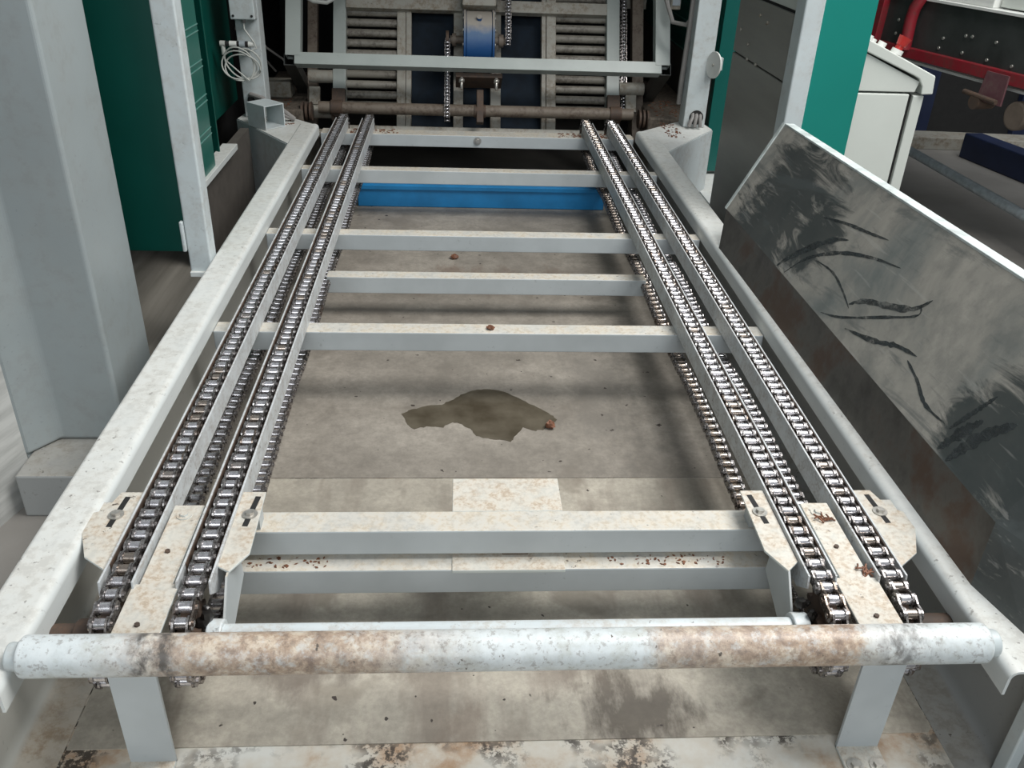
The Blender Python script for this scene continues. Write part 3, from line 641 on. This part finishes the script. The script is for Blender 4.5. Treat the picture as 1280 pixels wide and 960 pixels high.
for x0, x1, r in ((-.15, -.078, .022), (-.14, -.118, .034), (.088, .15, .022), (.115, .14, .034)): MB().cyl((x0, -.10, .41), (x1, -.10, .41), r, n=20).build('output_shaft', SHAFT, gear)
MB().box((-.12, -.22, .165), (.13, -.05, .19)).build('base_plate', RUST, gear, .003)
for x in (-.088, .098): MB().cyl((x, -.215, .165), (x, -.215, .10), .008, n=8).cyl((x, -.215, .155), (x, -.215, .14), .016, n=6).build('stud', BOLT, gear)
# drive chains (small): rollers + links
def drive_chain(x, s0, s1, y0, label, r=.042):
    t = thing('drive_chain', label, 'chain', TO, ROTX, group='drive chains of the far machine')
    mr = MB(); ml = MB(); p = .019; n = int((s1 - s0) / p)
    for side in (-r, r):
        for i in range(n):
            z = s0 + i * p; y = y0 + side
            mr.cyl((x - .011, y, z), (x + .011, y, z), .006, n=10)
            for q in (-1, 1):
                w = .011 if i % 2 else .014; ml.box((x + q * w - .0012, y - .007, z - .008), (x + q * w + .0012, y + .007, z + .012 + p * .4))
    mr.build('chain_rollers', ROLLM, t, kind='stuff'); ml.build('chain_links', LINKM, t, kind='stuff')
    mb = MB().cyl((x - .008, y0, s1), (x + .008, y0, s1), r + .004, n=20).build('drive_sprocket', RUST, t)
drive_chain(-.166, -.02, .41, -.10, 'thin drive chain left of the blue gear unit, running down to the shaft')
drive_chain(.166, .41, 1.2, -.10, 'thin drive chain right of the blue gear unit, running up', .042)
drive_chain(.835, .1, 1.3, .06, 'dark vertical chain beside the right main post of the leaning frame', .03)
# hanging hose and clutter behind
hp = [(-.96, 5.3, 1.2), (-.90, 5.16, 1.13), (-.84, 5.12, 1.035), (-.77, 5.1, 1.0), (-.70, 5.1, .995), (-.63, 5.12, 1.03), (-.58, 5.2, 1.10), (-.55, 5.4, 1.2)]
tag(MB().tube(hp, .011, 8).build('hanging_hose', CABLEW), 'pale hose sagging across the top left of the leaning frame', 'hose')
for k, (dx, lab) in enumerate(((0, 'thin dark cable drooping in the dark gap left of the leaning frame'), (.10, 'second thin cable drooping beside the loop upright on the left'))):
    tag(MB().tube([(-1.14 + dx, 5.2, 1.2), (-1.16 + dx, 5.15, 1.0), (-1.19 + dx, 5.1, .85), (-1.14 + dx, 5.1, .76), (-1.06 + dx, 5.12, .70), (-1.02 + dx, 5.2, .62)], .006, 6).build('drooping_cable', RUBBER), lab, 'cable')
tag(MB().tube([(1.02, 5.0, 1.35), (1.06, 4.85, 1.10), (1.10, 4.8, .99), (1.16, 4.75, .985), (1.20, 4.72, 1.05), (1.215, 4.7, 1.3)], .012, 8).build('drooping_cable', RUBBER), 'dark grey cable loop in the upper right beside the far post', 'cable')
tag(MB().tube([(1.170, 4.70, 1.4), (1.168, 4.70, 1.0), (1.16, 4.70, .72), (1.165, 4.72, .60)], .013, 8).build('vertical_hose', RUBBER), 'dark hose running down along the right far post', 'hose')
mot = thing('ribbed_motor', 'dark ribbed motor behind the upper right upright', 'motor', (1.03, 5.7, 1.0))
mm = MB().cyl((1.02, 5.7, 1.02), (1.02, 5.7, 1.3), .055)
for k in range(12):
    a = 2 * PI * k / 12; mm.box((1.02 + .055 * math.cos(a) - .004, 5.7 + .055 * math.sin(a) - .004, 1.03), (1.02 + .066 * math.cos(a) + .004, 5.7 + .066 * math.sin(a) + .004, 1.3))
mm.build('motor_body', NAVY, mot); MB().box((.98, 5.64, .95), (1.12, 5.76, 1.02)).build('motor_mount', FARP, mot)
sw = thing('limit_switch', 'small pale switch box hanging right of the upper right upright', 'switch', (1.13, 4.9, 1.05))
MB().box((1.10, 4.88, 1.04), (1.15, 4.93, 1.25)).build('switch_body', FARP, sw, .004); MB().box((1.105, 4.872, 1.06), (1.145, 4.88, 1.16)).build('cover', GALV, sw, .002)
# machine enclosure behind: black rear wall and left sheet added to darken the background
struct(MB().box((-1.75, 7.0, 0), (1.95, 7.1, 2.3)).build('wall_dark_rear', BLACK))
tag(MB().box((-1.35, 4.86, 0), (-1.30, 7.0, 2.3)).build('enclosure_side', BLACK), 'black sheet added for the dark space left of the leaning frame', 'panel')
rg = thing('enclosure_side', 'green ribbed enclosure side with brown lower half, right of the leaning frame', 'panel', (1.33, 5.6, 0))
MB().box((1.36, 4.96, .74), (1.40, 6.99, 2.3)).build('upper_panel', MATS['ribbed_green'], rg); MB().box((1.36, 4.96, 0), (1.40, 6.99, .735)).build('lower_panel', MATS['dark_brown_panel'], rg)
for z in (.74, .86, .90, 1.03, 1.07): MB().box((1.356, 4.96, z), (1.36, 6.2, z + .006)).build('rib_line', MATS['pale_green'], rg)
gs = MB().box((1.385, 4.87, .2), (1.50, 4.93, 2.3)).build('green_strip', GREEN, None, .002); tag(gs, 'narrow dark green upright strip between the right far post and the grey cabinet', 'panel')
tag(MB().box((1.30, 4.2, 0), (1.56, 4.95, .18)).build('pale_sill', RAILP), 'pale floor sill at the foot of the narrow green strip', 'sill')
# white disc on right post
rd = thing('reflector_disc', 'round white disc standing off the right far post', 'reflector', (1.29, 4.57, .82))
dn = Vector((-.95, -.31, .05)).normalized(); pc = Vector((1.284, 4.565, .825))
MB().cyl(pc, pc + dn * .008, .064, n=36).build('disc', WHITEPL, rd, .001); MB().cyl(pc + dn * .008, pc + dn * .013, .007, n=10).build('screw', BOLT, rd)
MB().box((1.285, 4.56, .80), (1.325, 4.60, .86)).build('disc_holder', POSTP, rd, .002)

# ------------------------------------------------------------------ right side
cab = thing('grey_cabinet', 'tall brownish grey steel cabinet with small bolts behind the right post', 'cabinet', (1.33, 3.65, 0))
MB().box((1.20, 3.20, .0), (1.375, 4.01, .978)).build('lower_panel', CABP, cab, .003); MB().box((1.20, 3.20, .984), (1.375, 4.01, 1.215)).build('upper_panel', CABP, cab, .003)
MB().box((1.21, 3.21, .97), (1.365, 4.0, 1.24)).build('inner_body', BLACK, cab); MB().box((1.205, 3.2, 1.225), (1.375, 3.97, 1.5)).build('top_box', CONSP, cab, .006)
for y, z in ((3.93, 1.08), (3.70, 1.165), (3.60, 1.15), (3.80, 1.04), (3.78, .985), (3.66, .985)): MB().cyl((1.2, y, z), (1.192, y, z), .007, n=8).build('bolt', FARP, cab)
rp = MB().box((1.150, 3.10, 0), (1.218, 3.19, 2.3)).build('white_post', POSTP, None, .006, 3); tag(rp, 'pale square post at the far corner of the steel tray', 'post')
gr = MB().box((1.213, 3.115, .0), (1.402, 3.16, 2.3)).build('green_sheet', GREENR, None, .003); tag(gr, 'bright teal green upright sheet right of the pale post', 'panel')
con = thing('control_console', 'off-white control console with sloping lid and red stop button', 'control desk', (1.65, 3.55, 0))
MB().box((1.39, 3.30, .03), (1.682, 3.80, .955)).build('console_body', CONSP, con, .004)
MB().box((1.70, 3.305, .03), (1.742, 3.80, .95)).build('console_door', CONSP, con, .004)
MB().box((1.682, 3.32, .03), (1.70, 3.78, .95)).build('door_gap', BLACK, con)
MB().prism([(1.39, 3.302, .962), (1.70, 3.302, .962), (1.71, 3.302, 1.0), (1.39, 3.302, 1.135)], (0, .48, 0)).build('head', CONSP, con, .003)
MB().prism([(1.40, 3.292, 1.178), (1.76, 3.292, 1.023), (1.766, 3.292, .958), (1.722, 3.292, .956), (1.718, 3.292, .985), (1.70, 3.292, 1.012), (1.68, 3.292, 1.022), (1.40, 3.292, 1.133)], (0, .51, 0)).build('lid', CONSP, con, .004)
es = thing_p = MB().cyl((1.61, 3.34, 1.09), (1.616, 3.34, 1.106), .022, n=24).build('emergency_stop_button', WHITEPL, con)
MB().cyl((1.616, 3.34, 1.106), (1.622, 3.34, 1.122), .015, .015, n=24).cyl((1.622, 3.34, 1.12), (1.634, 3.34, 1.148), .018, .025, n=24).build('button_cap', REDPL, es)
for x, y in ((1.555, 3.36), (1.50, 3.36), (1.56, 3.46)):
    z = 1.178 - (x - 1.40) * .43; MB().cyl((x, y, z - .003), (x + .008, y, z + .016), .016, n=18).build('selector_knob', WHITEPL, con)
# steel tray
tray = thing('steel_tray', 'long sloping scuffed steel tray with a pale lip standing on the right rail', 'tray', (1.0, 2.0, .505))
A = Vector
f0, f1 = A((.946, 2.95, .618)), A((.966, 1.195, .630)); l0, l1 = A((1.101, 2.95, .917)), A((1.1334, 1.195, .953)); b0, b1 = A((.916, 2.87, .502)), A((.945, 1.17, .505))
nr = (l0 - f0).cross(f1 - f0).normalized(); nr = nr if nr.x < 0 else -nr
MB().prism([f0, l0, l1, f1], -nr * .004).build('tray_face', TRAY, tray)
MB().prism([b0, f0, f1, b1], (.004, 0, 0)).build('tray_skirt', STRIP, tray)
MB().prism([l0 + A((-.002, 0, .002)), l0 + A((.030, 0, .001)), l1 + A((.030, 0, .001)), l1 + A((-.002, 0, .002))], (0, 0, -.008)).build('tray_lip', plain('pale_lip', (.50, .55, .54), .5, 0, .25, 18), tray, .0015)
MB().prism([b0, f0, l0, l0 + A((.02, .012, 0)), f0 + A((.01, .02, 0)), b0 + A((.01, .02, 0))], (0, .006, 0)).build('tray_end_rim', MATS['pale_lip'], tray) if False else MB().prism([f0 + A((-.002, .0, 0)), l0 + A((-.004, 0, .002)), l0 + A((-.004, .016, .002)), f0 + A((-.002, .016, 0))], nr * -.006).build('tray_end_rim', MATS['pale_lip'], tray)
e0, e1, e2 = A((1.07, .80, .500)), A((1.11, .80, .64)), A((1.30, .80, .97))
m0 = A((.976, 1.047, .503))
mb = MB()
th = A((.005, .004, 0))
def quad(mb, pts, off): 
    return mb.prism(pts, off)
quad(mb, [b1, f1, m0], th); quad(mb, [m0, f1, e1], th); quad(mb, [m0, e1, e0], th); quad(mb, [f1, l1, e2], th); quad(mb, [f1, e2, e1], th)
mb.build('tray_near_wing', TRAY, tray)
SM = plain('grease_smear', (.05, .058, .06), .5, .1, .3, 30)
nt = SM.node_tree; a_ = ramp(nt, noise(nt, 34, 6, .75, (1, .5, 1)), [(.38, .12), (.60, .85)]); L(nt, a_, nt.nodes['Principled BSDF'].inputs['Alpha'])
e1_ = (f1 - f0).normalized(); e2_ = nr.cross(e1_); e2_ = e2_ if e2_.z > 0 else -e2_
strokes = [([(.595, .196), (.725, .223), (.823, .238), (.926, .256)], .007), ([(.539, .004), (.568, .044), (.629, .104), (.708, .165), (.775, .193)], .016), ([(.6, .008), (.661, .086), (.782, .155), (.918, .199), (1.041, .224)], .009),
 ([(.705, .097), (.81, .105), (.899, .091), (.975, .071)], .005), ([(.963, .078), (1.01, .111), (1.099, .142), (1.178, .174), (1.213, .216)], .013), ([(.884, .011), (.971, .041), (1.103, .111), (1.204, .169), (1.189, .193)], .006),
 ([(1.016, .03), (1.137, .06), (1.219, .091), (1.296, .106)], .010), ([(1.28, .086), (1.348, .071), (1.417, .049), (1.499, .052)], .007), ([(1.515, .052), (1.534, .107), (1.552, .16)], .010), ([(1.528, .008), (1.547, .064), (1.568, .11)], .02), ([(1.566, .004), (1.592, .086), (1.636, .148)], .022)]
for pts_, w in strokes:
    dn_ = []; n_ = 22
    for i in range(n_ + 1):
        t = i / n_ * (len(pts_) - 1); k = min(int(t), len(pts_) - 2); u = t - k; g = lambda q: pts_[max(0, min(len(pts_) - 1, q))]
        p = [.5 * (2 * g(k)[c] + (g(k + 1)[c] - g(k - 1)[c]) * u + (2 * g(k - 1)[c] - 5 * g(k)[c] + 4 * g(k + 1)[c] - g(k + 2)[c]) * u * u + (3 * g(k)[c] - g(k - 1)[c] - 3 * g(k + 1)[c] + g(k + 2)[c]) * u ** 3) for c in (0, 1)]
        dn_.append(p)
    up_, lo_ = [], []
    for i, p in enumerate(dn_):
        q0 = dn_[max(0, i - 1)]; q1 = dn_[min(n_, i + 1)]; dx, dy = q1[0] - q0[0], q1[1] - q0[1]; ln = math.hypot(dx, dy) or 1
        ww = w * .75 * (math.sin(PI * min(1, (i + .4) / (n_ + .6))) ** .7) * random.uniform(.55, 1.15)
        up_.append((p[0] - dy / ln * ww, max(.002, p[1] + dx / ln * ww))); lo_.append((p[0] + dy / ln * ww, max(.001, p[1] - dx / ln * ww)))
    mb = MB()
    for i in range(n_):
        mb.prism([f0 + e1_ * a + e2_ * b + nr * .0002 for a, b in (up_[i], up_[i + 1], lo_[i + 1], lo_[i])], nr * .0004)
    mb.build('grease_smear', SM, tray)
for y in (2.5, 1.5): MB().prism([(.998, y, .62), (1.10, y, .89), (1.14, y, .89), (1.06, y, .50), (1.0, y, .505)], (0, .006, 0)).build('tray_rib', POSTP, tray)
# red conveyor machine far right
tdir = A((.23948, -.9709, 0)); P1 = A((2.461, 4.982, 0)); ndir = A((-tdir.y, tdir.x, 0)) * 1.0
if ndir.x < 0: ndir = -ndir
def RP(s, z, o=0): return P1 + tdir * s + A((0, 0, z)) + ndir * o
red = thing('red_frame_machine', 'red framed conveyor body with dark riveted side sheet at the upper right', 'machine', RP(.4, 0))
MB().prism([RP(-1.6, .86), RP(1.6, .89), RP(1.6, 1.13), RP(-1.6, 1.11)], ndir * .02).build('side_sheet', DSTEEL, red)
MB().prism([RP(-1.6, .825, -.03), RP(1.6, .83, -.03), RP(1.6, .893, -.03), RP(-1.6, .868, -.03)], ndir * .05).build('bottom_rail', REDP, red, .004)
MB().prism([RP(-1.6, .80, .02), RP(1.6, .795, .02), RP(1.6, .808, .02), RP(-1.6, .813, .02)], ndir * .03).build('pale_strip', RAILP, red)
MB().tube([RP(.02, .87, -.035), RP(.02, 1.02, -.04), RP(.03, 1.08, -.04), RP(.06, 1.14, -.035), RP(.07, 1.3, -.03)], .032, 12).build('red_upright', REDP, red)
MB().prism([RP(-.36, .84, -.04), RP(-.24, .84, -.04), RP(-.22, 1.25, -.04), RP(-.33, 1.25, -.04)], ndir * .05).build('red_upright', REDP, red, .004)
MB().prism([RP(-1.6, 1.11, -.02), RP(1.6, 1.13, -.02), RP(1.6, 1.13, .9), RP(-1.6, 1.11, .9)], (0, 0, .012)).build('top_edge', WHITEPL, red)
for s, z in ((.401, .994), (.445, .997), (.607, .995), (.236, .91), (.406, .914), (.579, .909), (.741, .908), (.25, .96), (-.02 - .1, .93), (-.12, 1.0), (-.12, .87)):
    MB().cyl(RP(s, z, 0), RP(s, z, -.006), .008, n=10).build('rivet', BOLT, red)
MB().prism([RP(.62, .73, -.04), RP(.78, .73, -.04), RP(.78, .87, -.04), RP(.64, .87, -.04)], ndir * .01).build('caster_plate', paint('worn_maroon', (.12, .05, .06), (.2, .15, .13), .6, top=False), red)
MB().cyl(RP(.63, .72, -.06), RP(.63, .72, .05), .035, n=20).cyl(RP(.54, .755, -.05), RP(.76, .745, -.05), .012, n=10).build('caster_arm', RUST, red)
MB().cyl(RP(.85, .70, -.01), RP(.85, .70, .04), .068, n=32).build('caster_wheel', plain('dirty_wheel', (.12, .095, .075), .7), red, .01)
wbx = MB().prism([RP(.10, 1.13, .02), RP(.50, 1.135, .02), RP(.50, 1.135, .35), RP(.10, 1.13, .35)], (0, 0, .08)).build('white_box', WHITEPL, None, .004); tag(wbx, 'white folded sheet box lying on top of the red machine', 'box')
wbx = MB().prism([RP(.515, 1.143, .05), RP(1.2, 1.143, .05), RP(1.2, 1.143, .45), RP(.515, 1.143, .45)], (0, 0, .07)).build('white_box', CONSP, None, .004); tag(wbx, 'pale grey tray at the top right corner on the red machine', 'box')
dm = thing('dark_backing', 'black block added as the dark hall back, with navy frame, behind the floor beam at the right', 'machine', (4.2, 6.9, 0))
MB().box((2.6, 6.75, 0), (6.0, 7.6, 1.9)).build('dark_block', BLACK, dm)  # black block added for the dark back of the hall
for x in (3.45, 4.3): MB().box((x, 6.68, 0), (x + .16, 6.745, 1.5)).build('navy_column', NAVY, dm, .005)
# floor beam, skid, pipe
tag(MB().prism([(2.9, 6.48, .0), (5.5, 6.28, .0), (5.5, 6.1, .0), (2.9, 6.26, .0)], (0, 0, .085)).build('floor_beam', FARP, None, .004), 'pale grey square beam lying on the hall floor below the red machine', 'beam')
sk = thing('blue_skid', 'dark navy skid frame on the hall floor under the red machine', 'skid', (3.9, 5.8, 0))
MB().prism([(3.55, 6.05, 0), (3.68, 6.05, 0), (3.95, 4.7, 0), (3.80, 4.7, 0)], (0, 0, .17)).build('skid_runner', NAVY, sk, .01)
MB().prism([(4.25, 6.05, 0), (4.38, 6.05, 0), (4.7, 4.7, 0), (4.55, 4.7, 0)], (0, 0, .17)).build('skid_runner', NAVY, sk, .01)
gpz = thing('galvanised_pipe', 'galvanised round pipe running low across the hall floor at the right', 'pipe', (2.88, 4.8, 0))
MB().cyl((2.83, 5.9, .2), (2.91, 3.6, .2), .027, n=24).build('pipe_tube', GALV, gpz)
for y in (5.7, 3.75): MB().cyl((2.87, y, 0), (2.87, y, .2), .018, n=16).build('pipe_foot', GALV, gpz)

# loose litter on far ledges: uncountable crumbs
def litter(name, n, boxes, label, size=.006):
    mb = MB()
    for _ in range(n):
        x0, x1, y0, y1, z = random.choice(boxes); p = Vector((random.uniform(x0, x1), random.uniform(y0, y1), z)); a = random.uniform(0, PI); q = size * random.uniform(.4, 1.3)
        d = Vector((math.cos(a), math.sin(a), 0)) * q; w = Vector((-d.y, d.x, 0)) * random.uniform(.3, .8)
        mb.prism([p + d, p + w, p - d, p - w], (0, 0, q * .35))
    tag(mb.build(name, LEAF), label, 'litter', kind='stuff')
litter('scrap_litter', 150, [(-.45, -.30, 4.535, 4.62, .4547), (.52, .64, 4.535, 4.62, .4547), (-.55, -.50, 4.535, 4.62, .4547), (.70, .77, 4.535, 4.62, .4547)], 'reddish brown scrap crumbs along the top of the farthest cross beam beside the chains', .007)
litter('scrap_litter', 260, [(-1.10, -.92, 4.9, 5.1, .4905), (1.10, 1.26, 4.9, 5.3, .4905), (-.98, -.82, 4.45, 4.6, .5005), (1.06, 1.14, 4.4, 4.7, .5005)], 'brown scrap crumbs scattered over the far corner gussets and floor beams', .007)
litter('grime_crumbs', 90, [(-.44, -.25, 1.37, 1.40, .3812), (.3, .56, 1.37, 1.40, .3812)], 'dark crumbs on top of the lower near cross beam', .004)
for s_ in (-1.35, 1.45):
    for o_ in (.06, .78):
        MB().prism([RP(s_, 0, o_), RP(s_ + .08, 0, o_), RP(s_ + .08, .83, o_), RP(s_, .83, o_)], ndir * .08).build('machine_leg', NAVY, red)
